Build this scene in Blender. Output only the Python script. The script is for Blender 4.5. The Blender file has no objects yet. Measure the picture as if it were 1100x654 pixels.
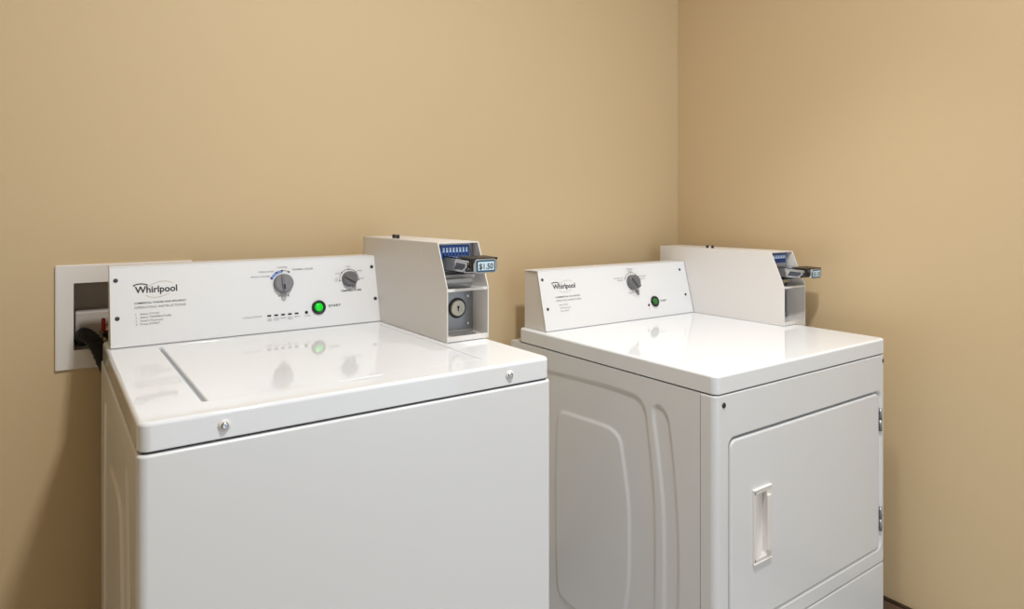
import bpy, bmesh, math
import numpy as np
from mathutils import Vector, Matrix
PI = math.pi
scene = bpy.context.scene
COL = scene.collection
Z0 = 0.06            # the floor lies 6 cm under the datum the heights below are measured from

# ------------------------------------------------------------------ materials
def srgb(r, g, b):
    f = lambda c: (c/255/12.92) if c/255 <= .04045 else ((c/255+.055)/1.055)**2.4
    return (f(r), f(g), f(b), 1)

def mat(name, col, rough=.5, metal=0., bump=None, coat=0., emit=None, var=None, spec=.5):
    m = bpy.data.materials.new(name); m.use_nodes = True
    nt = m.node_tree; b = nt.nodes['Principled BSDF']
    b.inputs['Base Color'].default_value = col
    b.inputs['Roughness'].default_value = rough
    b.inputs['Metallic'].default_value = metal
    b.inputs['Specular IOR Level'].default_value = spec
    b.inputs['Coat Weight'].default_value = coat
    b.inputs['Coat Roughness'].default_value = .04
    tc = nt.nodes.new('ShaderNodeTexCoord')
    if var:                       # slow colour mottling of the surface itself
        sc, amt = var
        n = nt.nodes.new('ShaderNodeTexNoise'); n.inputs['Scale'].default_value = sc
        n.inputs['Detail'].default_value = 4
        nt.links.new(tc.outputs['Object'], n.inputs['Vector'])
        r = nt.nodes.new('ShaderNodeMix'); r.data_type = 'RGBA'
        r.inputs[6].default_value = [c*(1-amt) for c in col[:3]]+[1]
        r.inputs[7].default_value = [min(1, c*(1+amt)) for c in col[:3]]+[1]
        nt.links.new(n.outputs['Fac'], r.inputs[0]); nt.links.new(r.outputs[2], b.inputs['Base Color'])
    if bump:
        sc, st, dist = bump
        n = nt.nodes.new('ShaderNodeTexNoise'); n.inputs['Scale'].default_value = sc
        n.inputs['Detail'].default_value = 3
        nt.links.new(tc.outputs['Object'], n.inputs['Vector'])
        bp = nt.nodes.new('ShaderNodeBump'); bp.inputs['Strength'].default_value = st
        bp.inputs['Distance'].default_value = dist
        nt.links.new(n.outputs['Fac'], bp.inputs['Height']); nt.links.new(bp.outputs['Normal'], b.inputs['Normal'])
    if emit:
        b.inputs['Emission Color'].default_value = emit[0]; b.inputs['Emission Strength'].default_value = emit[1]
    return m

M = {}
M['wall'] = mat('beige_wall_paint', srgb(212, 189, 151), .55, bump=(260, .12, .002), var=(1.5, .02), spec=.35)
M['ceiling'] = mat('ceiling_paint', srgb(232, 226, 214), .9)
M['enamel'] = mat('white_enamel', srgb(229, 231, 234), .22, bump=(420, .03, .0006), spec=.5)
M['gloss'] = mat('white_gloss_enamel', srgb(236, 239, 243), .055, bump=(160, .012, .0005), spec=.5)
M['face'] = mat('white_printed_panel', srgb(231, 232, 234), .35)
M['case'] = mat('white_powder_coat', srgb(228, 225, 222), .38, bump=(500, .05, .0006))
M['plastic'] = mat('white_plastic', srgb(232, 229, 226), .4)
M['recess'] = mat('shade_greyed_plastic', srgb(196, 188, 182), .5)  # white plastic greyed, putting the outlet box's inner shade into its colour
M['gap_shade'] = mat('dark_gap_shade', srgb(30, 28, 26), .8)  # near-black strips that paint the shade inside the panel gaps
M['black'] = mat('black_plastic', srgb(22, 22, 24), .4)
M['rubber'] = mat('black_rubber', srgb(12, 11, 11), .55, spec=.3)
M['print'] = mat('black_print', srgb(28, 27, 28), .6)
M['greyprint'] = mat('grey_print', srgb(120, 120, 124), .6)
M['blueprint'] = mat('blue_print', srgb(120, 150, 215), .6)
M['gold'] = mat('gold_print', srgb(186, 172, 130), .5)
M['knob'] = mat('grey_knob_plastic', srgb(130, 129, 134), .4)
M['knobdark'] = mat('dark_knob_plastic', srgb(106, 105, 108), .4)
M['knobline'] = mat('red_brown_line', srgb(120, 84, 84), .5)
M['tab'] = mat('pale_grey_plastic', srgb(176, 174, 174), .4)
M['green'] = mat('lit_green_lens', srgb(10, 190, 40), .25, emit=(srgb(0, 215, 25), .35))
M['darkgreen'] = mat('dark_green_lens', srgb(20, 120, 35), .25)
M['redled'] = mat('red_lens', srgb(90, 10, 25), .3)
M['red'] = mat('red_plastic', srgb(165, 30, 24), .4)
M['steel'] = mat('brushed_steel', srgb(178, 180, 184), .28, 1., bump=(300, .05, .0005))
M['chrome'] = mat('chrome', srgb(205, 208, 214), .22, 1.)
M['dullsteel'] = mat('galvanised_plate', srgb(160, 162, 166), .42, 1., var=(60, .12))
M['window'] = mat('blue_grey_metal', srgb(92, 98, 110), .35, .6)
M['screw'] = mat('dark_screw', srgb(70, 72, 76), .35, .8)
M['brass'] = mat('pale_brass', srgb(205, 190, 140), .3, 1.)
M['nickel'] = mat('dull_nickel', srgb(208, 202, 184), .38, .9)
M['blue'] = mat('blue_slot_plate', srgb(28, 74, 150), .35)
M['slotwhite'] = mat('pale_blue_coin_mark', srgb(200, 222, 245), .5)
M['tealframe'] = mat('teal_frame', srgb(48, 92, 120), .35)
M['label'] = mat('pale_price_label', srgb(205, 228, 240), .5)

def tile_mat(name, a, b_, mortar, sx, sz):
    m = bpy.data.materials.new(name); m.use_nodes = True
    nt = m.node_tree; b = nt.nodes['Principled BSDF']; b.inputs['Roughness'].default_value = .45
    tc = nt.nodes.new('ShaderNodeTexCoord'); mp = nt.nodes.new('ShaderNodeMapping')
    br = nt.nodes.new('ShaderNodeTexBrick'); br.offset = 0
    br.inputs['Color1'].default_value = a; br.inputs['Color2'].default_value = b_
    br.inputs['Mortar'].default_value = mortar; br.inputs['Scale'].default_value = 1
    br.inputs['Brick Width'].default_value = sx; br.inputs['Row Height'].default_value = sz
    br.inputs['Mortar Size'].default_value = .004
    nt.links.new(tc.outputs['Object'], mp.inputs['Vector']); nt.links.new(mp.outputs['Vector'], br.inputs['Vector'])
    nt.links.new(br.outputs['Color'], b.inputs['Base Color'])
    return m, mp
M['floor'], _ = tile_mat('floor_tile', srgb(186, 184, 182), srgb(178, 177, 176), srgb(120, 118, 116), .305, .305)
M['tile'], _mp = tile_mat('base_tile', srgb(128, 104, 86), srgb(120, 97, 80), srgb(60, 46, 38), .2, .5)
_mp.inputs['Rotation'].default_value = (PI/2, 0, PI/2)
M['tiletop'] = mat('dark_trim_metal', srgb(52, 36, 26), .5)

# ------------------------------------------------------------------ mesh builder
class MB:
    def __init__(s): s.bm = bmesh.new(); s.mi = 0
    def v(s, p): return s.bm.verts.new(p)
    def face(s, vs, smooth=False):
        try: f = s.bm.faces.new(vs)
        except ValueError: return None
        f.material_index = s.mi; f.smooth = smooth; return f
    def mark(s, n0, smooth=None):
        for f in s.bm.faces:
            if f in n0: continue
            f.material_index = s.mi
            if smooth is not None: f.smooth = smooth
    def loop(s, pts): return [s.v(p) for p in pts]
    def bridge(s, a, b, smooth=False, closed=True):
        n = len(a)
        for i in range(n if closed else n-1):
            j = (i+1) % n; s.face([a[i], a[j], b[j], b[i]], smooth)
    def box(s, x0, x1, y0, y1, z0, z1, bev=0., seg=2):
        n0 = set(s.bm.faces)
        r = bmesh.ops.create_cube(s.bm, size=1)
        bmesh.ops.transform(s.bm, verts=r['verts'], matrix=Matrix.Translation(((x0+x1)/2, (y0+y1)/2, (z0+z1)/2)) @ Matrix.Diagonal((x1-x0, y1-y0, z1-z0, 1)))
        if bev:
            es = list({e for v in r['verts'] for e in v.link_edges})
            bmesh.ops.bevel(s.bm, geom=es, offset=bev, segments=seg, affect='EDGES', profile=.5)
        s.mark(n0, bool(bev) and False)
    def prism(s, pts2, f, a, b, bev=0., seg=2):
        """polygon pts2 (u,w) swept from a to b; f(u,w,t)->xyz"""
        n0 = set(s.bm.faces)
        A = s.loop([f(u, w, a) for u, w in pts2]); B = s.loop([f(u, w, b) for u, w in pts2])
        s.bridge(A, B); s.face(A[::-1]); s.face(B)
        if bev:
            es = list({e for v in A+B for e in v.link_edges})
            bmesh.ops.bevel(s.bm, geom=es, offset=bev, segments=seg, affect='EDGES', profile=.5)
        s.mark(n0)
    def lathe(s, prof, c, ax, seg=32, smooth=True, squash=None):
        """prof: (radius, height along ax)"""
        ax = Vector(ax).normalized(); c = Vector(c)
        u = ax.orthogonal().normalized()
        if abs(ax.x) < .99:
            u = Vector((1, 0, 0)); u = (u-ax*u.dot(ax)).normalized()
        w = ax.cross(u)
        rings = []
        for r, h in prof:
            if r <= 1e-6: rings.append([s.v(c+ax*h)])
            else: rings.append([s.v(c+ax*h+(u*math.cos(2*PI*i/seg)+w*math.sin(2*PI*i/seg))*r) for i in range(seg)])
        for a, b in zip(rings, rings[1:]):
            if len(a) == 1 and len(b) == 1: continue
            for i in range(seg):
                j = (i+1) % seg
                if len(a) == 1: s.face([a[0], b[j], b[i]], smooth)
                elif len(b) == 1: s.face([a[i], a[j], b[0]], smooth)
                else: s.face([a[i], a[j], b[j], b[i]], smooth)
    def tube(s, pts, rad, seg=14, ribs=None):
        pts = [Vector(p) for p in pts]; n = len(pts); prev = None; rings = []
        for i, p in enumerate(pts):
            t = (pts[min(i+1, n-1)]-pts[max(i-1, 0)]).normalized()
            u = (prev - t*prev.dot(t)).normalized() if prev else t.orthogonal().normalized()
            prev = u; w = t.cross(u); r = rad(i/(n-1)) if callable(rad) else rad
            if ribs: r *= 1+ribs[1]*(1 if (i//ribs[0]) % 2 else 0)
            rings.append([s.v(p+(u*math.cos(2*PI*k/seg)+w*math.sin(2*PI*k/seg))*r) for k in range(seg)])
        for a, b in zip(rings, rings[1:]): s.bridge(a, b, True)
        s.face(rings[0][::-1]); s.face(rings[-1])
    def grid(s, P, smooth=True):
        V = [[s.v(p) for p in row] for row in P]
        for i in range(len(V)-1):
            for j in range(len(V[0])-1):
                s.face([V[i][j], V[i+1][j], V[i+1][j+1], V[i][j+1]], smooth)
    def fill(s, loops, want=None):
        """planar face with holes between vertex loops"""
        n0 = set(s.bm.faces); es = []
        for L in loops:
            for i in range(len(L)):
                a, b = L[i], L[(i+1) % len(L)]
                e = s.bm.edges.get((a, b)) or s.bm.edges.new((a, b)); es.append(e)
        bmesh.ops.triangle_fill(s.bm, use_beauty=True, use_dissolve=False, edges=es, normal=want or (0, 0, 1))
        s.mark(n0)

def obj(name, mb, mats, parent=None, loc=None, fix=True, angle=None):
    """one mesh object; the builder's coordinates are turned into the parent thing's own"""
    if not isinstance(mats, (list, tuple)): mats = [mats]
    off = Vector((0, 0, -Z0)) if not parent else Vector((parent['ox'], parent['oy'], -Z0))
    if loc is not None: off = Vector((loc[0], loc[1], loc[2]))
    bmesh.ops.translate(mb.bm, verts=mb.bm.verts, vec=-off)
    if fix: bmesh.ops.recalc_face_normals(mb.bm, faces=mb.bm.faces)
    me = bpy.data.meshes.new(name); mb.bm.to_mesh(me); mb.bm.free()
    for m in mats: me.materials.append(m)
    o = bpy.data.objects.new(name, me); COL.objects.link(o)
    if parent: o.parent = parent; o['ox'] = parent['ox']; o['oy'] = parent['oy']
    elif loc is not None: o.location = (loc[0], loc[1], loc[2]+Z0)
    if angle:
        me.set_sharp_from_angle(angle=math.radians(angle))
        wn = o.modifiers.new('weighted_normal', 'WEIGHTED_NORMAL'); wn.keep_sharp = True; wn.weight = 100
    return o

def thing(name, label, cat, x, y):
    o = bpy.data.objects.new(name, None); COL.objects.link(o)
    o.empty_display_size = .1; o.location = (x, y, 0); o['label'] = label; o['category'] = cat
    o['ox'] = x; o['oy'] = y
    return o

def rrect(x0, x1, y0, y1, r, n=6):
    if not isinstance(r, (list, tuple)): r = [r]*4
    out = []
    for (cx, cy, a), q in zip(((x1, y1, 0), (x0, y1, 90), (x0, y0, 180), (x1, y0, 270)), r):
        sx = -1 if cx == x1 else 1; sy = -1 if cy == y1 else 1
        for k in range(n+1):
            t = math.radians(a+90*k/n)
            out.append((cx+sx*q+q*math.cos(t), cy+sy*q+q*math.sin(t)))
    return out

def inset_rr(x0, x1, y0, y1, r, d, n=6):
    return rrect(x0+d, x1-d, y0+d, y1-d, max(r-d, .0012), n)

# ------------------------------------------------------------------ lettering
def text_geo(body, size, bold=0., spacing=1.):
    cu = bpy.data.curves.new('t', 'FONT'); cu.body = body; cu.size = size; cu.offset = bold
    cu.space_character = spacing; cu.resolution_u = 3
    o = bpy.data.objects.new('t', cu); COL.objects.link(o)
    dg = bpy.context.evaluated_depsgraph_get(); dg.update()
    me = o.evaluated_get(dg).to_mesh()
    vs = [tuple(v.co) for v in me.vertices]; fs = [tuple(p.vertices) for p in me.polygons]
    o.evaluated_get(dg).to_mesh_clear()
    bpy.data.objects.remove(o); bpy.data.curves.remove(cu)
    return vs, fs

def put_text(mb, body, F, x, s, h, width=None, align='L', bold=0., lift=.0006, spacing=1.):
    """F(x,s,lift)->xyz; cap height h, fitted to width when given"""
    vs, fs = text_geo(body, 1., bold, spacing)
    xs = [v[0] for v in vs]; x0, x1 = min(xs), max(xs)
    sy = h/.70; sx = sy if width is None else width/(x1-x0)
    dx = {'L': 0, 'C': -(x1-x0)*sx/2, 'R': -(x1-x0)*sx}[align]
    V = [mb.v(F(x+dx+(v[0]-x0)*sx, s+v[1]*sy, lift)) for v in vs]
    for f in fs: mb.face([V[i] for i in f])

def legend(root, m, body, F, x, s, h, width=None, align='L', bold=0.):
    b = MB(); put_text(b, body, F, x, s, h, width, align, bold)
    return obj('lettering', b, m, root)

def arc_print(mb, F, cx, cs, r, a0, a1, w, lift=.0006, ry=None, n=24):
    ry = ry or r
    A = []; B = []
    for i in range(n+1):
        t = math.radians(a0+(a1-a0)*i/n)
        A.append(mb.v(F(cx+(r-w/2)*math.cos(t), cs+(ry-w/2)*math.sin(t), lift)))
        B.append(mb.v(F(cx+(r+w/2)*math.cos(t), cs+(ry+w/2)*math.sin(t), lift)))
    for i in range(n): mb.face([A[i], A[i+1], B[i+1], B[i]])

def dot_print(mb, F, cx, cs, r, lift=.0007, n=14):
    mb.face([mb.v(F(cx+r*math.cos(2*PI*i/n), cs+r*math.sin(2*PI*i/n), lift)) for i in range(n)])

# ------------------------------------------------------------------ embossed side panels
def smooth_poly(P, n=8):
    P = np.array(P, float); out = []
    for i in range(len(P)):
        p0, p1, p2, p3 = P[i-1], P[i], P[(i+1) % len(P)], P[(i+2) % len(P)]
        for k in range(n):
            t = k/n
            out.append(.5*((2*p1)+(-p0+p2)*t+(2*p0-5*p1+4*p2-p3)*t*t+(-p0+3*p1-3*p2+p3)*t**3))
    return np.array(out)
def sdf(poly, Y, Z):
    d = np.full(Y.shape, 1e9); ins = np.zeros(Y.shape, bool)
    for i in range(len(poly)):
        a = poly[i-1]; b = poly[i]; e = b-a; L = e@e+1e-12
        t = np.clip(((Y-a[0])*e[0]+(Z-a[1])*e[1])/L, 0, 1)
        d = np.minimum(d, np.hypot(Y-a[0]-t*e[0], Z-a[1]-t*e[1]))
        c = ((a[1] > Z) != (b[1] > Z)); dz = b[1]-a[1] if abs(b[1]-a[1]) > 1e-12 else 1e-12
        ins ^= c & (Y < a[0]+(Z-a[1])/dz*e[0])
    return np.where(ins, -d, d)
def sym(P, zc): return P + [(y, 2*zc-z) for y, z in reversed(P)]
ZC = .37
OUTER = sym([(-.652, .45), (-.6464, .543), (-.6256, .692), (-.6150, .722), (-.596, .736), (-.5667, .739), (-.448, .7395), (-.262, .730), (-.20, .726), (-.178, .705), (-.165, .60), (-.158, .46)], ZC)
INNER = sym([(-.5685, .43), (-.5635, .4915), (-.5441, .589), (-.536, .617), (-.515, .632), (-.4836, .637), (-.40, .6345), (-.3191, .6305), (-.296, .62), (-.288, .595), (-.283, .524), (-.281, .44)], ZC)
STRIP = sym([(-.7225, .44), (-.7118, .586), (-.697, .690), (-.688, .718), (-.672, .731), (-.655, .727), (-.649, .706), (-.661, .635), (-.6783, .510), (-.682, .42)], ZC)
def emboss(mb, x, y0, y1, z0, z1, dy, dz, sy, depth=.0036, w=.0048, cell=.0035):
    ny = int((y1-y0)/cell); nz = int((z1-z0)/cell)
    ys = np.linspace(y0, y1, ny+1); zs = np.linspace(z0, z1, nz+1)
    Y, Z = np.meshgrid(ys, zs, indexing='ij')
    h = np.zeros(Y.shape)
    for poly, s in ((OUTER, 1), (INNER, -1), (STRIP, 1)):
        q = smooth_poly([((a)*sy+dy, b+dz) for a, b in poly])
        t = np.clip(.5-sdf(q, Y, Z)/(2*w), 0, 1); h += s*depth*(t*t*(3-2*t))
    P = [[(x+h[i, j], ys[i], zs[j]) for j in range(nz+1)] for i in range(ny+1)]
    mb.grid(P)

# ------------------------------------------------------------------ room
RX = 1.9145; LX = -1.75; FY = -3.2; CH = 2.70
def structure(name, mb, m, **k):
    o = obj(name, mb, m, **k); o['kind'] = 'structure'; return o
HX0, HX1, HZ0, HZ1 = -.052, .152, .884, 1.034        # hole for the laundry outlet box
b = MB(); T = .12
for x0, x1, z0, z1 in ((LX, HX0, -Z0, CH), (HX1, RX, -Z0, CH), (HX0, HX1, -Z0, HZ0), (HX0, HX1, HZ1, CH)):
    for yy, flip in ((0, 0),):
        L = b.loop([(x0, yy, z0), (x1, yy, z0), (x1, yy, z1), (x0, yy, z1)]); b.face(L)
    L2 = b.loop([(x0, T, z0), (x1, T, z0), (x1, T, z1), (x0, T, z1)]); b.face(L2[::-1])
bmesh.ops.remove_doubles(b.bm, verts=b.bm.verts, dist=1e-5)
for x0, x1, z0, z1 in ((HX0, HX0, HZ0, HZ1), (HX1, HX1, HZ0, HZ1), (HX0, HX1, HZ0, HZ0), (HX0, HX1, HZ1, HZ1)):
    if x0 == x1: L = b.loop([(x0, 0, z0), (x0, T, z0), (x0, T, z1), (x0, 0, z1)])
    else: L = b.loop([(x0, 0, z0), (x1, 0, z0), (x1, T, z0), (x0, T, z0)])
    b.face(L)
structure('wall_back', b, M['wall'], fix=False)
b = MB(); b.box(RX, RX+.12, FY, T, -Z0, CH); structure('wall_right', b, M['wall'])
b = MB(); b.box(LX-.12, LX, FY, T, -Z0, CH); structure('wall_left', b, M['wall'])
b = MB(); b.box(LX-.12, RX+.12, FY, T, -Z0-.1, -Z0); structure('floor', b, M['floor'])
b = MB(); b.box(LX-.12, RX+.12, FY, T, CH, CH+.1); structure('ceiling', b, M['ceiling'])
b = MB(); b.box(LX-.12, .30, FY-.12, FY, -Z0, CH); structure('front_fill_blocker', b, M['wall'])  # unseen wall added to keep front fill off the left-facing sides
def base(name, f):
    b = MB(); b.prism([(0, -Z0), (.011, -Z0), (.011, .052), (.009, .0545), (0, .0545)], *f); b.mi = 1
    b.prism([(0, .0548), (.0125, .0548), (.0125, .0582), (0, .0588)], *f)
    structure(name, b, [M['tile'], M['tiletop']])
base('baseboard_right', (lambda u, w, t: (RX-u, t, w), FY, 0))
base('baseboard_back', (lambda u, w, t: (t, -u, w), LX, RX-.0126))

# ------------------------------------------------------------------ shared pieces of both machines
def rounded_slab(b, x0, x1, y0, y1, zb, zt, rc, rt, hole=None):
    loops = []
    loops.append(b.loop([(x, y, zb) for x, y in inset_rr(x0, x1, y0, y1, rc, .002)]))
    loops.append(b.loop([(x, y, zb+.002) for x, y in inset_rr(x0, x1, y0, y1, rc, 0)]))
    for k in range(6):
        t = k/5*PI/2
        loops.append(b.loop([(x, y, zt-rt+rt*math.sin(t)) for x, y in inset_rr(x0, x1, y0, y1, rc, rt*(1-math.cos(t)))]))
    for a, c in zip(loops, loops[1:]): b.bridge(a, c, True)
    b.face(loops[0][::-1])
    if hole is None: b.face(loops[-1])
    else:
        pts, depth = hole; hr = .0025
        H = [b.loop([(x, y, zt) for x, y in pts(0.)])]
        for k in range(1, 5):
            t = k/4*PI/2
            H.append(b.loop([(x, y, zt-hr*(1-math.cos(t))) for x, y in pts(hr*math.sin(t))]))
        H.append(b.loop([(x, y, zt-depth) for x, y in pts(hr)]))
        for a, c in zip(H, H[1:]): b.bridge(a, c, True)
        b.face(H[-1]); b.fill([loops[-1], H[0]])

def star_screw(name, c, ax, root, r=.0045, mats=None, washer=0.):
    b = MB()
    if washer:
        b.lathe([(0, .0), (washer, 0), (washer, .001), (washer*.8, .0022), (0, .0022)], c, ax, 20); b.mi = 1
        h = .0022
    else: b.mi = 0; h = 0
    b.lathe([(r, h), (r, h+.0012), (r*.75, h+.0024), (r*.3, h+.0028), (0, h+.0016)], c, ax, 16)
    return obj(name, b, mats or M['screw'], root)

class Plane:
    """the sloping console face: x along, s up the slope, l out of it"""
    def __init__(s, x0, yb, zb, yt, zt):
        s.o = Vector((x0, yb, zb)); e = Vector((0, yt-yb, zt-zb)); s.L = e.length; s.e = e.normalized()
        s.n = Vector((1, 0, 0)).cross(s.e)
        if s.n.y > 0: s.n = -s.n
    def __call__(s, x, q, l=0.): return s.o+Vector((x, 0, 0))+s.e*q+s.n*l

def console(root, P, x0, x1, yb, zb, yt, zt, yback, zback, screws):
    """x0,x1 absolute"""
    b = MB()
    b.prism([(yb+.002, zb), (yt+.003, zt-.004), (yback, zback-.004), (yback, zb)], lambda y, z, t: (t, y, z), x0+.003, x1-.001, .0015)
    # top return flange of the face sheet
    c = obj('console', b, M['case'], root)
    b = MB(); w = x1-x0
    b.prism([(0, 0.001), (w, 0.001), (w, P.L), (0, P.L)], lambda u, q, t: P(u, q, t), -.0015, 0, .0005, 1)
    b.box(x0, x1, yt-.0012, yback+.004 if yback < yt else yback-.004, zt-.0028, zt-.0006)
    obj('control_panel', b, M['face'], c)
    for x, q in screws:
        star_screw('screw', P(x, q, 0), P.n, c, .0042)
    return c

def round_button(root, P, x, s, lens, R=.0165, r=.0108):
    b = MB()
    b.lathe([(R, 0), (R, .004), (R*.93, .0055), (R*.66, .0055), (R*.63, .003), (R*.62, .001)], P(x, s, 0), P.n, 36)
    bz = obj('start_button', b, M['black'], root)
    b = MB(); b.lathe([(R*.63, .001), (R*.63, .003), (R*.58, .0052), (R*.4, .0062), (0, .0066)], P(x, s, 0), P.n, 32)
    o = obj('button_lens', b, lens, root)
    return bz

def dial(name, root, P, x, s, R, h, ang, mat_, slot=False):
    """grey knob with a grip ridge across its face"""
    b = MB()
    b.lathe([(R, 0), (R, .003), (R*.95, .005), (R*.93, h*.72), (R*.86, h*.8), (0, h*.8)], P(x, s, 0), P.n, 40)
    ca, sa = math.cos(ang), math.sin(ang)
    F = lambda u, w, t: P(x+u*ca-w*sa, s+u*sa+w*ca, t)
    b.prism([(-R*.86, -R*.20), (-R*.6, -R*.26), (R*.6, -R*.26), (R*.86, -R*.20), (R*.86, R*.20), (R*.6, R*.26), (-R*.6, R*.26), (-R*.86, R*.20)], F, h*.75, h*1.08, .001)
    if slot:
        b.mi = 1
        b.prism([(-R*.68, R*.02), (-R*.14, R*.02), (-R*.14, R*.20), (-R*.68, R*.20)], F, h*1.0, h*1.08+.0006)
        b.mi = 2
        b.prism([(R*.05, R*.06), (R*.75, R*.06), (R*.75, R*.14), (R*.05, R*.14)], F, h*1.0, h*1.08+.0004)
    # pointer tab at the rim, below
    return obj(name, b, [mat_, M['black'], M['knobline']], root, angle=35)

def pointer(root, P, x, s, dx, ln, w, mat_):
    b = MB()
    b.prism([(x-w, s+ln), (x-w*.75+dx*.7, s+ln*.25), (x+dx-w*.3, s), (x+dx+w*.3, s), (x+w*.75+dx*.7, s+ln*.25), (x+w, s+ln)], lambda u, q, t: P(u, q, t), .0002, .0022, .0004, 1)
    return obj('knob_pointer', b, mat_, root)

def logo(root, P, x, s, w, h):
    b = MB()
    F = lambda u, q, l: P(u, q, l)
    put_text(b, 'Whirlpool', F, x, s, h, w, bold=.02)
    b.mi = 0
    # small banner arched over the initial
    cx = x+w*.13; arc_print(b, F, cx, s+h*.98, w*.17, 25, 155, h*.16, ry=h*.42, n=14)
    dot_print(b, F, cx-w*.15, s+h*1.18, h*.12); dot_print(b, F, cx+w*.15, s+h*1.2, h*.12)
    b.mi = 1
    # thin gold ring sweeping behind the letters
    ca, sa = math.cos(math.radians(14)), math.sin(math.radians(14))
    G = lambda u, q, l: F(x+w*.58+(u*ca-q*sa), s+h*.42+(u*sa+q*ca), l-.0002)
    arc_print(b, G, 0, 0, w*.36, 20, 150, h*.07, ry=h*1.15, n=26)
    arc_print(b, G, 0, 0, w*.36, 195, 300, h*.07, ry=h*1.15, n=22)
    return obj('logo', b, [M['print'], M['gold']], root)

def coin_box(root, x0, x1, yb, zb, zt, yf, yk, zk, knobs, skirt=0.):
    """coin meter case open to the front, its slide, lock plate and price label. absolute coordinates"""
    t = .0028
    prof = [(yb, zb), (yb, zt), (yf, zt), (yk, zk), (yk, zb)]
    b = MB()
    for a, c in ((x0, x0+t), (x1-t, x1)):
        b.prism(prof, lambda y, z, q: (q, y, z), a, c, .0008, 1)
    b.box(x0+t*.5, x1-t*.5, yf, yb, zt-t, zt)                                   # top
    b.box(x0+t*.5, x1-t*.5, yb-t, yb, zb, zt)                                   # back
    yr = yk+.064
    b.box(x0+t, x1-t, yr+.001, yr+.004, zb, zt-t)                               # inner bulkhead
    # ledge between the two openings
    b.prism([(yk+.002, zk), (yk+.002, zk-.006), (yr, zk-.012), (yr, zk-.006)], lambda y, z, q: (q, y, z), x0+t, x1-t)
    # floor of the lower opening with its folded front lip
    b.prism([(yk+.0015, zb+.012), (yk+.0015, zb+.001), (yr, zb+.001), (yr, zb+.008), (yk+.012, zb+.006)], lambda y, z, q: (q, y, z), x0+t, x1-t)
    if skirt:                                                                   # the case hangs over the edge of the top panel
        b.box(DX+DW+.0046, x1, yk, yb, zb-skirt, zb+.002)
    case = obj('coin_box', b, M['case'], root)
    zm = zk-zb
    # --- steel lock plate with a round lock
    b = MB(); b.box(x0+t+.012, x1-t-.0005, yr-.0022, yr, zb+.0135, zk-.0135, .0006, 1)
    obj('lock_plate', b, M['dullsteel'], case)
    lx = x0+.060; lz = zb+.0615
    b = MB(); b.lathe([(.0225, 0), (.0225, .001), (.0205, .0022), (.0185, .0022), (.018, .0005)], (lx, yr-.0022, lz), (0, -1, 0), 36)
    b.mi = 1; b.lathe([(.018, 0), (.018, .005), (.0165, .0066), (.009, .0066), (.0085, .0056), (0, .0056)], (lx, yr-.0022, lz), (0, -1, 0), 36)
    b.mi = 0; b.box(lx-.0013, lx+.0013, yr-.0086, yr-.0074, lz-.006, lz+.004)
    b.lathe([(.003, .0056), (.003, .0066), (0, .0066)], (lx, yr-.0022, lz+.0025), (0, -1, 0), 12)
    obj('lock', b, [M['black'], M['nickel']], case, angle=40)
    for zz in (zb+.024, zk-.024):
        b = MB(); b.lathe([(.0048, 0), (.0048, .003), (.003, .0036), (0, .0036)], (x1-t-.013, yr-.0022, zz), (0, -1, 0), 4, False)
        obj('bolt', b, M['chrome'], case)
    # --- coin slide: face plate with eight upright slots, housing, tongue and handle
    sl = MB()
    xa, xb = x0+.014, x1-.012
    za = zk+.036; ztop = zt-.006
    sl.box(x0+t+.004, x1-t-.003, yr-.004, yr+.0005, zk-.004, zt-t-.0005)         # steel face plate
    ss = obj('coin_slide', sl, M['steel'], case)
    pw = .074; px0 = (x0+x1)/2-pw/2-.001; yb2 = yr-.010
    b = MB(); b.prism(rrect(px0, px0+pw, zt-.037, zt-.007, .003, 3), lambda u, w, q: (u, q, w), yb2, yr-.003, .0008, 1)
    obj('slot_plate', b, M['blue'], ss)
    for k in range(8):
        cx = px0+.008+k*(pw-.016)/7
        b = MB()
        b.box(cx-.0022, cx+.0022, yb2-.0006, yb2+.001, zt-.0225, zt-.0125)
        b.mi = 1; b.box(cx-.0017, cx+.0017, yb2-.0008, yb2+.001, zt-.034, zt-.0245)
        obj('coin_slot', b, [M['slotwhite'], M['black']], ss)
    b = MB(); za = zb+.150
    b.prism([(yr, zk+.006), (yk+.030, zk+.008), (yk+.030, zk+.018), (yk+.022, zk+.0195), (yk+.018, za-.010), (yr, za-.007)], lambda y, z, q: (q, y, z), x0+t+.004, x1-t-.020, .0008, 1)
    obj('slide_bed', b, M['steel'], ss)
    # tongue pushed out of the housing: a tray of bent steel
    yh = yk-.066
    y1 = yr-.002; z0_, z1_ = zb+.150, zb+.1795
    tx0, tx1 = x0+.020, x1-.020
    b = MB()
    for a, c in ((tx0, tx0+.002), (tx1-.002, tx1)):
        b.prism([(y1, z0_-.004), (y1, z1_), (yh+.012, z1_-.003), (yh+.012, z0_+.010), (yh+.030, z0_-.002)], lambda y, z, q: (q, y, z), a, c)
    b.prism([(y1, z1_), (y1, z1_-.002), (yh+.012, z1_-.005), (yh+.012, z1_-.003)], lambda y, z, q: (q, y, z), tx0, tx1)
    b.prism([(y1, z0_-.004), (y1, z0_-.002), (yh+.030, z0_), (yh+.030, z0_-.002)], lambda y, z, q: (q, y, z), tx0, tx1)
    # raised rim of the window pressed in the near cheek
    rim = [(yk-.002, z1_-.007), (yh+.016, z1_-.009), (yh+.016, z0_+.011), (yh+.032, z0_+.001), (yk+.010, z0_+.001)]
    c0 = sum(p[0] for p in rim)/5, sum(p[1] for p in rim)/5
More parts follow.
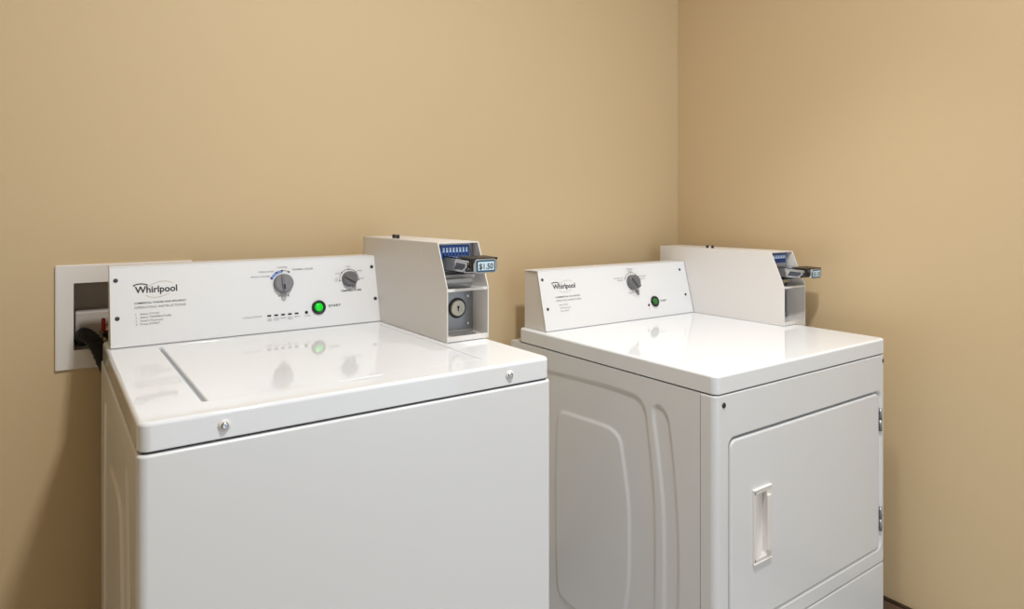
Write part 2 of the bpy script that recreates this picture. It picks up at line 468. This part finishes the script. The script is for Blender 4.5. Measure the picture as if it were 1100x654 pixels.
    for s_, xx in ((-1, tx0), (1, tx1)):
        O = b.loop([(xx+s_*.0003, y, z) for y, z in rim]); O2 = b.loop([(xx+s_*.0022, y, z) for y, z in rim])
        I2 = b.loop([(xx+s_*.0022, c0[0]+(y-c0[0])*.74, c0[1]+(z-c0[1])*.66) for y, z in rim])
        I = b.loop([(xx+s_*.0003, c0[0]+(y-c0[0])*.74, c0[1]+(z-c0[1])*.66) for y, z in rim])
        b.bridge(O, O2); b.bridge(O2, I2); b.bridge(I2, I)
    b.mi = 1
    for xx, s_ in ((tx0, -1), (tx1, 1)):
        b.face(b.loop([(xx+s_*.0006, c0[0]+(y-c0[0])*.76, c0[1]+(z-c0[1])*.68) for y, z in rim]))
    obj('slide_tongue', b, [M['chrome'], M['window']], ss)
    b = MB()
    b.prism([(yk-.012, z1_-.0008), (yk-.012, z1_+.0017), (yh+.004, z1_+.0005), (yh+.004, z1_-.0035)], lambda y, z, q: (q, y, z), tx0+.001, tx1+.001)
    b.prism([(yh+.0145, z1_-.004), (yh+.003, z1_-.003), (yh+.003, z0_+.004), (yh+.0145, z0_+.010)], lambda y, z, q: (q, y, z), tx0+.001, tx1-.001, .001)
    b.prism([(yh+.026, z0_+.006), (yh+.012, z0_+.016), (yh+.012, z0_+.011), (yh+.024, z0_+.001)], lambda y, z, q: (q, y, z), tx0-.001, tx1+.001)
    obj('slide_flange', b, M['black'], ss)
    # handle plate at the end carrying the price
    cx = (x0+x1)/2; hz = zb+.1640
    b = MB()
    b.prism(rrect(cx-.0285, cx+.0285, hz-.0145, hz+.0145, .010, 6), lambda u, w, q: (u, q, w), yh-.004, yh+.003, .0012)
    obj('slide_handle', b, M['chrome'], ss)
    b = MB()
    b.prism(rrect(cx-.0235, cx+.0205, hz-.0122, hz+.0122, .003, 4), lambda u, w, q: (u, q, w), yh-.0052, yh-.0035)
    b.mi = 1
    b.prism(rrect(cx-.0208, cx+.0178, hz-.0085, hz+.0088, .001, 2), lambda u, w, q: (u, q, w), yh-.0058, yh-.005)
    b.mi = 2
    put_text(b, '$1.50', lambda u, w, l: Vector((u, yh-.0058-l, w)), cx-.0015, hz-.0057, .0112, .0335, 'C', bold=.012)
    obj('price_label', b, [M['tealframe'], M['label'], M['print']], ss)
    # little fasteners on top and on the near cheek
    for y in knobs:
        b = MB(); b.lathe([(.004, 0), (.0045, .003), (.0045, .008), (.0035, .0095), (0, .0098)], ((x0+x1)/2-.035, y, zt), (0, 0, 1), 14)
        obj('top_screw', b, M['screw'], case)
    for y, z in ((yk+.016, zb+.065), (yf+.075, zt-.028), (yf+.25, zt-.045)):
        b = MB(); b.lathe([(.0022, 0), (.002, .0007), (0, .0009)], (x0, y, z), (-1, 0, 0), 10)
        obj('rivet', b, M['case'], case)
    return case

# ------------------------------------------------------------------ WASHER
WX, WW, WYF, WYB, WT, TW = -.0017, .686, -.7514, -.0847, .914, .0393
washer = thing('washing_machine', 'white top-loading coin washing machine beside the wall outlet box, green start light lit', 'washing machine', WX+WW/2, -.42)
zc = WT-TW-.0035
def cab_body(b, x0, x1, yb, yf, zb, zt, rc, top=True):
    """cabinet with rounded front corners, its left side left open for the pressed panel"""
    A = []
    n = 6
    A += [(x0, yf+rc)]
    for k in range(1, n+1):
        t = PI+PI/2*k/n; A.append((x0+rc+rc*math.cos(t), yf+rc+rc*math.sin(t)))
    for k in range(0, n+1):
        t = 1.5*PI+PI/2*k/n; A.append((x1-rc+rc*math.cos(t), yf+rc+rc*math.sin(t)))
    A += [(x1, yb), (x0, yb)]
    def ins(d):
        out = []
        for x, y in A:
            cx = min(max(x, x0+rc), x1-rc); cy = max(y, yf+rc) if y < yf+rc else y
            dx, dy = x-cx, (y-(yf+rc)) if y < yf+rc else 0
            if y >= yf+rc: out.append((x-math.copysign(d, x-(x0+x1)/2), y))
            else:
                L = math.hypot(dx, dy) or 1; out.append((x-dx/L*d, y-dy/L*d))
        return out
    r = .004
    L = [b.loop([(x, y, zb) for x, y in A])]
    for k in range(4):
        t = k/3*PI/2; L.append(b.loop([(x, y, zt-r+r*math.sin(t)) for x, y in ins(r*(1-math.cos(t)))]))
    for i, (a, c) in enumerate(zip(L, L[1:])):
        m = len(a)
        for k in range(m):
            if i == 0 and k == m-1: continue
            j = (k+1) % m; b.face([a[k], a[j], c[j], c[k]], True)
    b.face(L[-1]); b.face(L[0][::-1])
    return r
b = MB()
CX0, CX1, CYF = WX-.0012, WX+WW+.002, WYF-.002
r_ = cab_body(b, CX0, CX1, -.075, CYF, -Z0+.025, zc, .014)
emboss(b, CX0, CYF+.014, -.075, -Z0+.025, zc-r_, -.005, .083, .93)
b.fill
cab = obj('cabinet', b, M['enamel'], washer, fix=False, angle=50)
b = MB(); b.box(WX+.006, WX+WW-.006, WYF+.008, WYB-.004, zc-.004, WT-TW+.001)
obj('gap_shade_strip', b, M['gap_shade'], washer)
for fx in (WX+.05, WX+WW-.05):
    for fy in (WYF+.06, -.14):
        b = MB(); b.lathe([(0, 0), (.022, 0), (.022, .008), (.012, .012), (.010, .027), (0, .027)], (fx, fy, -Z0), (0, 0, 1), 16)
        obj('foot', b, M['rubber'], washer)
# top panel with the well for the lid
LX0, LX1, LYF, LYB = WX+.0865, WX+.5755, -.690, -.21
N0, N1, ND = .292, .374, .016
def well(d):
    x0, x1, y0, y1 = LX0+d, LX1-d, LYF+d, LYB-d
    P = rrect(x0, x1, y0, y1, .006, 4)
    # finger notch in the middle of the front edge
    P2 = []
    for i, p in enumerate(P):
        P2.append(p)
        if i == 14:
            for k in range(13):
                t = k/12; P2.append((WX+N0+(N1-N0)*t, y0-(ND)*math.sin(PI*t)**.8))
    return P2
b = MB()
rounded_slab(b, WX, WX+WW, WYF, WYB, WT-TW, WT, .016, .006, hole=(well, .020))
obj('top_panel', b, M['gloss'], washer, angle=45)
b = MB()
lr = .0035; x0, x1, y0, y1 = LX0+.0092, LX1-.0034, LYF+.0026, LYB-.003
lp = []
lp.append(b.loop([(x, y, WT-.019) for x, y in inset_rr(x0, x1, y0, y1, .006, 0)]))
for k in range(6):
    t = k/5*PI/2; lp.append(b.loop([(x, y, WT-.0010-lr+lr*math.sin(t)) for x, y in inset_rr(x0, x1, y0, y1, .006, lr*(1-math.cos(t)))]))
for a, c in zip(lp, lp[1:]): b.bridge(a, c, True)
b.face(lp[0][::-1]); b.face(lp[-1])
obj('lid', b, M['gloss'], washer, angle=45)
for sx in (.1057, .5909):
    star_screw('screw', (WX+sx, WYF, .893), (0, -1, 0), washer, .0056, [M['plastic'], M['chrome']], .0085)
# console
KX0, KX1 = WX+.0078, WX+.5905
PW = Plane(WX, -.1953, WT+.001, -.1554, 1.0765)
PWc = Plane(KX0, -.1953, WT+.001, -.1554, 1.0765)
con = console(washer, PWc, KX0, KX1, -.1953, WT+.0004, -.1554, 1.0765, -.086, 1.0745,
              [(.0188-.0078, .1371), (.0203-.0078, .0591), (.5760-.0078, .1378), (.5775-.0078, .0573)])
logo(con, PW, .0525, .1085, .0790, .0135)
b = MB(); LM = M['print']; F = lambda u, q, l: PW(u, q, l)
legend(con, LM, 'COMMERCIAL WASHER HIGH EFFICIENCY', F, .0505, .0858, .0036, .0975, bold=.008)
legend(con, LM, 'START', F, .4571, .0462, .0052, .0300, bold=.012)
legend(con, LM, 'TEMPERATURE', F, .4902, .0800, .0042, .0530, bold=.015)
legend(con, LM, 'CYCLE', F, .3536, .0790, .0036, .0250, 'C', bold=.01)
# temperature scale
arc_print(b, F, .5145, .1104, .0245, -12, 192, .0010, n=40)
for a in (-5, 42, 90, 138, 186):
    dot_print(b, F, .5145+.0245*math.cos(math.radians(a)), .1104+.0245*math.sin(math.radians(a)), .0017)
obj('dial_scale', b, M['print'], con); b = MB()
arc_print(b, F, .3545, .1094, .0305, 62, 90, .0010, n=12)
for a in (62, 92, 118, 152):
    dot_print(b, F, .3545+.0300*math.cos(math.radians(a)), .1094+.0300*math.sin(math.radians(a)), .0022)
obj('dial_scale', b, M['print'], con)
LM = M['greyprint']
legend(con, LM, 'OPERATING INSTRUCTIONS', F, .0505, .0762, .0045, .0965)
for i, (n_, t_, w_) in enumerate((('1.', 'Select CYCLE', .0345), ('2.', 'Select TEMPERATURE', .0570), ('3.', 'Insert Payment', .0420), ('4.', 'Press START', .0355))):
    q = .0630-i*.00695
    legend(con, LM, n_, F, .0525, q, .0036); legend(con, LM, t_, F, .0612, q, .0038, w_)
legend(con, LM, 'DELICATES', F, .3010, .1372, .0034, .0340); legend(con, LM, 'BRIGHT COLORS', F, .2835, .1266, .0034, .0415)
legend(con, LM, 'WHITES', F, .3540, .1458, .0034, .0230, 'C'); legend(con, LM, 'NORMAL COLOR', F, .3775, .1392, .0038, .0490, bold=.01)
legend(con, LM, 'CYCLE STATUS', F, .2615, .0362, .0032, .0390)
for i, (t_, w_) in enumerate((('ADD', .009), ('WASH', .013), ('RINSE', .013), ('FINAL', .011), ('SPIN', .012))):
    legend(con, LM, t_, F, .3178+i*.0155, .0290, .0024, w_, 'C')
    if i in (0, 1, 3): legend(con, LM, ('ITEMS', 'CYCLE', '', 'SPIN')[i], F, .3178+i*.0155, .0252, .0024, .011, 'C')
legend(con, LM, 'LOCKED', F, .4045, .0290, .0026, .014, 'C')
legend(con, LM, 'COLD', F, .4800, .1240, .0032, .0105); legend(con, LM, 'COOL', F, .5145, .1400, .0030, .0120, 'C')
legend(con, LM, 'WARM', F, .5365, .1278, .0034, .0130); legend(con, LM, 'HOT', F, .5430, .1085, .0032, .0110)
legend(con, LM, 'TAP', F, .4775, .1112, .0030, .0080); legend(con, LM, 'COLD', F, .4760, .1064, .0030, .0100)
b = MB(); arc_print(b, F, .3545, .1094, .0285, 92, 158, .0060, n=24, lift=.0004); obj('blue_cycle_band', b, M['blueprint'], con)
dial('cycle_knob', con, PW, .3540, .1094, .0225, .017, PI/2+.05, M['knob'], True)
pointer(con, PW, .3532, .0695, 0, .0190, .0072, M['tab'])
dial('temperature_knob', con, PW, .5145, .1104, .0190, .017, -.55, M['knobdark'])
pointer(con, PW, .5235, .0845, .0035, .0150, .0065, M['tab'])
round_button(con, PW, .4325, .0473, M['green'])
for i in range(5):
    b = MB(); xx = .3178+i*.0155
    b.prism(rrect(xx-.0042, xx+.0042, .0358, .0395, .0008, 2), lambda u, q, t: PW(u, q, t), 0, .001)
    obj('status_light', b, M['black'], con)
b = MB(); b.lathe([(.0036, 0), (.0036, .001), (0, .0014)], PW(.4028, .0380), PW.n, 16); obj('status_light', b, M['black'], con)
coin_box(washer, WX+.5856, WX+.6895, -.0836, WT+.0006, 1.1230, -.4900, -.5315, 1.0265, (-.2383, -.2597))

# ------------------------------------------------------------------ DRYER
DX, DW, DYF, DYB, DT, TD = 1.076, .7378, -.8281, -.1028, .8349, .0415
dryer = thing('dryer', 'white front-loading coin dryer in the corner, hinged door with pull handle', 'dryer', DX+DW/2, -.44)
zc = DT-TD-.003
DBX0, DBX1 = DX-.0008, DX+DW+.0012
SEAM = -.787; TOE = .2165
b = MB(); rc = .004
# side and back shell behind the front panels
zb_ = -Z0+.02; yb_ = -.0628
A = [(DBX0, SEAM+.001), (DBX1, SEAM+.001), (DBX1, yb_), (DBX0, yb_)]
L0 = b.loop([(x, y, zb_) for x, y in A]); L1 = b.loop([(x, y, zc) for x, y in A])
for k in range(3): b.face([L0[k], L0[k+1], L1[k+1], L1[k]])
b.face(L0[::-1]); b.face(L1)
emboss(b, DBX0, SEAM+.001, yb_, zb_, zc, 0, 0, 1.)
obj('cabinet', b, M['enamel'], dryer, fix=False, angle=50)
b = MB(); b.box(DX+.006, DX+DW-.006, DYF+.010, DYB-.004, zc-.001, DT-TD+.001); obj('gap_shade_strip', b, M['gap_shade'], dryer)
for fx in (DX+.05, DX+DW-.05):
    for fy in (DYF+.08, -.14):
        b = MB(); b.lathe([(0, 0), (.022, 0), (.022, .008), (.012, .012), (.010, .022), (0, .022)], (fx, fy, -Z0), (0, 0, 1), 16)
        obj('foot', b, M['rubber'], dryer)
def wrap_panel(b, z0, z1, opening=None, rc=.016, re=.003):
    """front sheet folded round both front corners"""
    n = 7
    A = [(DBX0, SEAM-.0008)]
    for k in range(n+1):
        t = PI+PI/2*k/n; A.append((DBX0+rc+rc*math.cos(t), DYF+rc+rc*math.sin(t)))
    na = len(A)
    for k in range(n+1):
        t = 1.5*PI+PI/2*k/n; A.append((DBX1-rc+rc*math.cos(t), DYF+rc+rc*math.sin(t)))
    A.append((DBX1, SEAM-.0008))
    def ins(d):
        out = []
        for x, y in A:
            cx = min(max(x, DBX0+rc), DBX1-rc); cy = max(y, DYF+rc)
            dx, dy = x-cx, y-cy; L = math.hypot(dx, dy)
            out.append((x-dx/L*d, y-dy/L*d))
        return out
    Ls = []
    for k in range(4):
        t = k/3*PI/2; Ls.append((z0+re-re*math.cos(t), ins(re*(1-math.sin(t)))))
    for k in range(4):
        t = k/3*PI/2; Ls.append((z1-re+re*math.sin(t), ins(re*(1-math.cos(t)))))
    V = [b.loop([(x, y, z) for x, y in P]) for z, P in Ls]
    for i, (a, c) in enumerate(zip(V, V[1:])):
        for k in range(len(a)-1):
            if i == 3 and k == na-1:
                if opening: continue
            b.face([a[k], a[k+1], c[k+1], c[k]], True)
    b.face(V[0][::-1]); b.face(V[-1])
    b.face([v[0] for v in V][::-1] + []) if False else None
    if opening:
        lo, hi = V[3], V[4]
        outer = [lo[na-1], lo[na], hi[na], hi[na-1]]
        pts, prof = opening
        H = [b.loop([(x, DYF+dep, z) for x, z in pts(d)]) for d, dep in prof]
        for a, c in zip(H, H[1:]): b.bridge(a, c, True)
        b.face(H[-1]); b.fill([outer, H[0]], (0, -1, 0))
RX0, RX1, RZ0, RZ1 = DX+.0405, DX+.7175, .2520, .6965
b = MB()
wrap_panel(b, TOE+.0015, zc, (lambda d: rrect(RX0+d, RX1-d, RZ0+d, RZ1-d, .024-d, 7), [(0, 0), (.0012, .0006), (.005, .0052), (.0062, .007), (.0064, .020)]))
obj('front_panel', b, M['enamel'], dryer, fix=True, angle=40)
b = MB(); wrap_panel(b, -Z0+.02, TOE-.0015, re=.005); obj('toe_panel', b, M['enamel'], dryer, angle=40)
b = MB(); b.box(DX+.004, DX+DW-.004, DYF+.006, SEAM, TOE-.006, TOE+.006); obj('gap_shade_strip', b, M['gap_shade'], dryer)
# door
b = MB()
dx0, dx1, dz0, dz1 = RX0+.0095, RX1-.0150, RZ0+.0098, RZ1-.0095
yd = DYF-.0005; re = .0045
Ls = [b.loop([(x, DYF+.018, z) for x, z in rrect(dx0, dx1, dz0, dz1, .017, 7)])]
for k in range(5):
    t = k/4*PI/2; d = re*(1-math.cos(t)); Ls.append(b.loop([(x, yd+re-re*math.sin(t), z) for x, z in rrect(dx0+d, dx1-d, dz0+d, dz1-d, .017-d, 7)]))
for a, c in zip(Ls, Ls[1:]): b.bridge(a, c, True)
b.face(Ls[0])
hx0, hx1, hz0, hz1 = DX+.1300, DX+.1930, .3950, .5570
H = b.loop([(hx0, yd, hz0), (hx1, yd, hz0), (hx1, yd, hz1), (hx0, yd, hz1)])
H2 = b.loop([(hx0, yd+.016, hz0), (hx1, yd+.016, hz0), (hx1, yd+.016, hz1), (hx0, yd+.016, hz1)])
b.bridge(H, H2); b.fill([Ls[-1], H], (0, -1, 0))
door = obj('door', b, M['enamel'], dryer, angle=40)
# recessed pull in the door
b = MB()
ox0, ox1, oz0, oz1 = DX+.1275, DX+.1955, .3915, .5605
def rect(x0, x1, z0, z1, y): return b.loop([(x0, y, z0), (x1, y, z0), (x1, y, z1), (x0, y, z1)])
R0 = rect(ox0, ox1, oz0, oz1, yd); R1 = rect(ox0+.0008, ox1-.0008, oz0+.001, oz1-.001, yd-.0042)
R2 = rect(ox0+.0035, ox1-.0035, oz0+.0075, oz1-.0075, yd-.0046)
b.bridge(R0, R1); b.bridge(R1, R2)
# pocket: cheek slopes in from the left, the lip on the right stands over it
px0, px1, pz0, pz1 = ox0+.0065, ox1-.0035, oz0+.0105, oz1-.0105
n = 8; rows = []
prof = [(0, -.0045), (.10, -.0042), (.25, -.0028), (.45, .0008), (.62, .0045), (.72, .0065)]
R3 = None
B0 = [b.v((px0+(px1-px0)*u, yd+y, pz0+.005*min(1, u/.5))) for u, y in prof]
T0 = [b.v((px0+(px1-px0)*u, yd+y, pz1-.005*min(1, u/.5))) for u, y in prof]
b.bridge(B0, T0, True, closed=False)
# walls above and below the sloping cheek, and the right wall
zb3 = [b.v((px0+(px1-px0)*u, yd-.0045, pz0)) for u, y in prof]; zt3 = [b.v((px0+(px1-px0)*u, yd-.0045, pz1)) for u, y in prof]
b.bridge(zb3, B0, False, closed=False); b.bridge(T0, zt3, False, closed=False)
rb, rt = b.v((px0+(px1-px0)*.72, yd-.0045, pz0)), b.v((px0+(px1-px0)*.72, yd-.0045, pz1))
b.face([B0[-1], T0[-1], zt3[-1], zb3[-1]])
# flat rim pieces round the pocket
b.box(ox0+.0030, px0+.0004, yd-.0046, yd-.001, oz0+.006, oz1-.006)
b.box(ox0+.0030, ox1-.0030, yd-.0046, yd-.001, oz0+.006, pz0+.0004); b.box(ox0+.0030, ox1-.0030, yd-.0046, yd-.001, pz1-.0004, oz1-.006)
b.box(px0+(px1-px0)*.72-.0002, ox1-.0030, yd-.0046, yd-.001, pz0, pz1)
dh = obj('door_handle', b, M['plastic'], door)
b = MB(); gx = px0+(px1-px0)*.80
b.prism(rrect(gx-.0075, gx+.0075, pz0+.010, pz1-.008, .004, 4), lambda u, w, q: (u, q, w), yd-.0105, yd-.004, .0022, 3)
obj('grip', b, M['plastic'], dh)
for q in (oz0-.0001, oz1-.0029):
    b = MB(); b.box(ox0, ox1, yd-.0062, yd-.001, q, q+.003, .0008, 1); obj('handle_rim', b, M['plastic'], dh)
for z0, z1 in ((.582, .6435), (.307, .371)):
    b = MB(); hx = RX1-.0080
    b.lathe([(0, 0), (.0042, 0), (.0042, (z1-z0)*.48), (.0034, (z1-z0)*.48), (.0034, (z1-z0)*.52), (.0042, (z1-z0)*.52), (.0042, z1-z0), (0, z1-z0)], (hx, DYF-.001, z0), (0, 0, 1), 14)
    b.box(hx-.0012, hx+.008, DYF+.0005, DYF+.0022, z0+.004, z1-.004); b.box(hx-.006, hx, DYF-.0008, DYF+.004, z0+.012, z1-.012)
    obj('hinge', b, M['dullsteel'], dryer)
star_screw('screw', (DX+.0262, DYF, .7690), (0, -1, 0), dryer, .0062)
star_screw('screw', (DX+.7265, DYF+.0015, .7735), (0.35, -1, 0), dryer, .0062)
# top panel
b = MB(); rounded_slab(b, DX, DX+DW+.004, DYF, DYB, DT-TD, DT, .016, .006); obj('top_panel', b, M['gloss'], dryer, angle=45)
KX0, KX1 = DX+.0178, DX+.6695
PD = Plane(DX, -.2166, DT+.001, -.1733, 1.0108); PDc = Plane(KX0, -.2166, DT+.001, -.1733, 1.0108)
con = console(dryer, PDc, KX0, KX1, -.2166, DT+.0004, -.1733, 1.0108, -.1045, 1.0088,
              [(.0309-.0178, .1526), (.0355-.0178, .0649), (.6385-.0178, .1515), (.6450-.0178, .0640)])
logo(con, PD, .0660, .1220, .0880, .0145)
F = lambda u, q, l: PD(u, q, l)
b = MB(); LM = M['print']
legend(con, LM, 'COMMERCIAL GAS DRYER', F, .0700, .0952, .0040, .0970, bold=.008)
legend(con, LM, 'START', F, .5150, .0495, .0055, .0290, bold=.012)
for a in (35, 92, 150): dot_print(b, F, .3990+.0330*math.cos(math.radians(a)), .1215+.0330*math.sin(math.radians(a)), .0018)
arc_print(b, F, .3990, .1215, .0330, 25, 165, .0010, n=30)
obj('dial_scale', b, M['print'], con)
LM = M['greyprint']
legend(con, LM, 'OPERATING INSTRUCTIONS', F, .0700, .0842, .0046, .1000)
for i, (t_, x_, w_) in enumerate((('Select CYCLE', .0800, .0330), ('Insert Payment', .0830, .0400), ('Press START', .0830, .0330))):
    legend(con, LM, t_, F, x_, .0718-i*.0092, .0040, w_)
legend(con, LM, 'NORMAL', F, .3960, .1645, .0036, .0300, 'C'); legend(con, LM, 'HIGH', F, .3945, .1580, .0036, .0200, 'C')
legend(con, LM, 'LOW DELICATE', F, .3180, .1370, .0038, .0430); legend(con, LM, 'FABRICS', F, .3330, .1295, .0034, .0260)
legend(con, LM, 'PERM PRESS', F, .4250, .1380, .0038, .0420); legend(con, LM, 'MEDIUM', F, .4310, .1300, .0034, .0280)
legend(con, LM, 'CYCLE', F, .3920, .0862, .0034, .0200, 'R')
legend(con, LM, 'LIT', F, .4590, .0300, .0026, .008, 'C')
dial('cycle_knob', con, PD, .3990, .1215, .0250, .022, 2.2, M['knobdark'])
pointer(con, PD, .4120, .0785, .0050, .0180, .0075, M['knob'])
round_button(con, PD, .4870, .0521, M['darkgreen'], R=.0178, r=.0125)
b = MB(); b.lathe([(.0042, 0), (.0042, .0012), (0, .002)], PD(.4572, .0421), PD.n, 16); obj('status_light', b, M['redled'], con)
coin_box(dryer, DX+.672, DX+.788, -.0606, DT+.0006, 1.0605, -.5163, -.5613, .9554, (-.255, -.277), .0075)

# ------------------------------------------------------------------ outlet box and hoses
ob = thing('outlet_box', 'white recessed washer outlet box in the beige wall behind the washing machine', 'outlet box', .05, -.003)
FX0, FX1, FZ0, FZ1 = -.0838, .1858, .8440, 1.0725
b = MB(); OX0, OX1, OZ0, OZ1 = -.0502, .1502, .8861, 1.0325
O0 = b.loop([(x, 0, z) for x, z in rrect(FX0, FX1, FZ0, FZ1, .003, 3)]); O1 = b.loop([(x, -.0045, z) for x, z in rrect(FX0, FX1, FZ0, FZ1, .003, 3)])
O2 = b.loop([(x, -.006, z) for x, z in rrect(FX0+.002, FX1-.002, FZ0+.002, FZ1-.002, .003, 3)])
I0 = b.loop([(x, -.006, z) for x, z in rrect(OX0, OX1, OZ0, OZ1, .002, 3)]); I1 = b.loop([(x, 0, z) for x, z in rrect(OX0, OX1, OZ0, OZ1, .002, 3)])
b.bridge(O0, O1); b.bridge(O1, O2); b.fill([O2, I0], (0, -1, 0)); b.bridge(I0, I1)
obj('faceplate', b, M['plastic'], ob)
b = MB(); I1 = b.loop([(x, -.004, z) for x, z in rrect(OX0, OX1, OZ0, OZ1, .002, 3)])
I2 = b.loop([(x, .100, z) for x, z in rrect(OX0+.004, OX1-.004, OZ0+.003, OZ1-.003, .004, 3)])
b.bridge(I1, I2); b.face(I2)
b.box(OX0+.004, OX1-.004, .030, .099, OZ0+.002, OZ0+.078, .003)       # moulded step low in the box
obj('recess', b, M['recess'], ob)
b = MB(); b.lathe([(.009, 0), (.009, .014), (.012, .014), (.012, .022), (.007, .024), (.007, .034)], (.012, .012, .900), (0, 0, 1), 18)
v = obj('valve', b, M['brass'], ob)
b = MB(); b.prism(rrect(.0015, .0095, .921, .951, .003, 3), lambda u, w, q: (u, q, w), -.004, .004, .001)
obj('valve_handle', b, M['red'], v)

def bez(P, n=60):
    P = [Vector(p) for p in P]; out = []
    for i in range(len(P)-1):
        p0, p1, p2, p3 = P[max(i-1, 0)], P[i], P[i+1], P[min(i+2, len(P)-1)]
        for k in range(n//(len(P)-1)):
            t = k/(n//(len(P)-1))
            out.append(.5*((2*p1)+(-p0+p2)*t+(2*p0-5*p1+4*p2-p3)*t*t+(-p0+3*p1-3*p2+p3)*t**3))
    out.append(P[-1]); return out
def hose(name, pts, r, label, ribs=None, n=80):
    b = MB(); b.tube(bez(pts, n), r, 16, ribs)
    o = obj(name, b, M['rubber'], loc=pts[-1]); o['label'] = label; o['category'] = 'hose'; return o
hose('drain_hose', [(-.034, .010, .904), (-.0345, -.002, .914), (-.030, -.016, .920), (-.014, -.034, .906), (.001, -.044, .872), (.019, -.047, .80), (.030, -.046, .60), (.034, -.046, .40), (.036, -.046, .20)], .0145,
     'thick black drain hose arching out of the outlet box and down behind the washer', (2, .06), 120)
hose('supply_hose', [(.012, -.002, .914), (.014, -.018, .917), (.026, -.034, .900), (.050, -.046, .860), (.070, -.048, .78), (.080, -.046, .60), (.084, -.045, .35)], .008,
     'thin black water hose running from the red-handled valve down behind the washer')

# ------------------------------------------------------------------ light
def area(name, loc, size, power, col, rot=(0, 0, 0), sy=None):
    l = bpy.data.lights.new(name, 'AREA'); l.energy = power; l.color = col; l.size = size
    if sy: l.shape = 'RECTANGLE'; l.size_y = sy
    o = bpy.data.objects.new(name, l); COL.objects.link(o); o.location = (loc[0], loc[1], loc[2]+Z0); o.rotation_euler = rot
    return o
area('ceiling_lamp', (.55, -1.52, CH-.03), .15, 29.5, (1, .995, .985))
l = bpy.data.lights.new('downlight', 'SPOT'); l.energy = 60; l.color = (1, .995, .985); l.spot_size = math.radians(66); l.spot_blend = 1; l.shadow_soft_size = .05
o = bpy.data.objects.new('downlight', l); COL.objects.link(o); o.location = (1.28, -.86, CH-.02+Z0)
w = bpy.data.worlds.new('World'); scene.world = w; w.use_nodes = True
bg = w.node_tree.nodes['Background']; bg.inputs[0].default_value = (.72, .86, 1, 1); bg.inputs[1].default_value = 1.3

PART_LABELS = {'slot_plate': 'blue plate with a row of eight upright coin slots', 'slide_tongue': 'bright metal coin tongue',
               'slide_flange': 'black guard on the coin slide', 'lock_plate': 'bare grey steel plate', 'lock': 'round lock with a keyhole',
               'valve_handle': 'red valve handle', 'hinge': 'grey metal door hinge', 'cycle_knob': 'round grey dial',
               'price_label': 'pale price label in a teal frame', 'temperature_knob': 'small dark grey dial', 'valve': 'brass valve'}
for o_ in bpy.data.objects:
    n_ = o_.name.split('.')[0]
    if o_.parent and n_ in PART_LABELS: o_['label'] = PART_LABELS[n_]
    if n_ == 'button_lens': o_['label'] = 'bright lit green lens' if M['green'].name in o_.data.materials else 'dark green lens'

# ------------------------------------------------------------------ camera
cam = bpy.data.cameras.new('camera'); co = bpy.data.objects.new('camera', cam); COL.objects.link(co)
co.location = (-.0985, -1.7351, 1.1943+Z0); co.rotation_euler = (PI/2, 0, -.6137)
cam.sensor_width = 36; cam.lens = 709.76/1100*36; cam.shift_y = -(327-224.72)/1100; cam.clip_start = .01
scene.camera = co
vs = scene.view_settings
scene.display_settings.display_device = 'sRGB'
vs.view_transform = 'Standard'; vs.look = 'None'; vs.exposure = .2; vs.gamma = 1; vs.use_curve_mapping = False
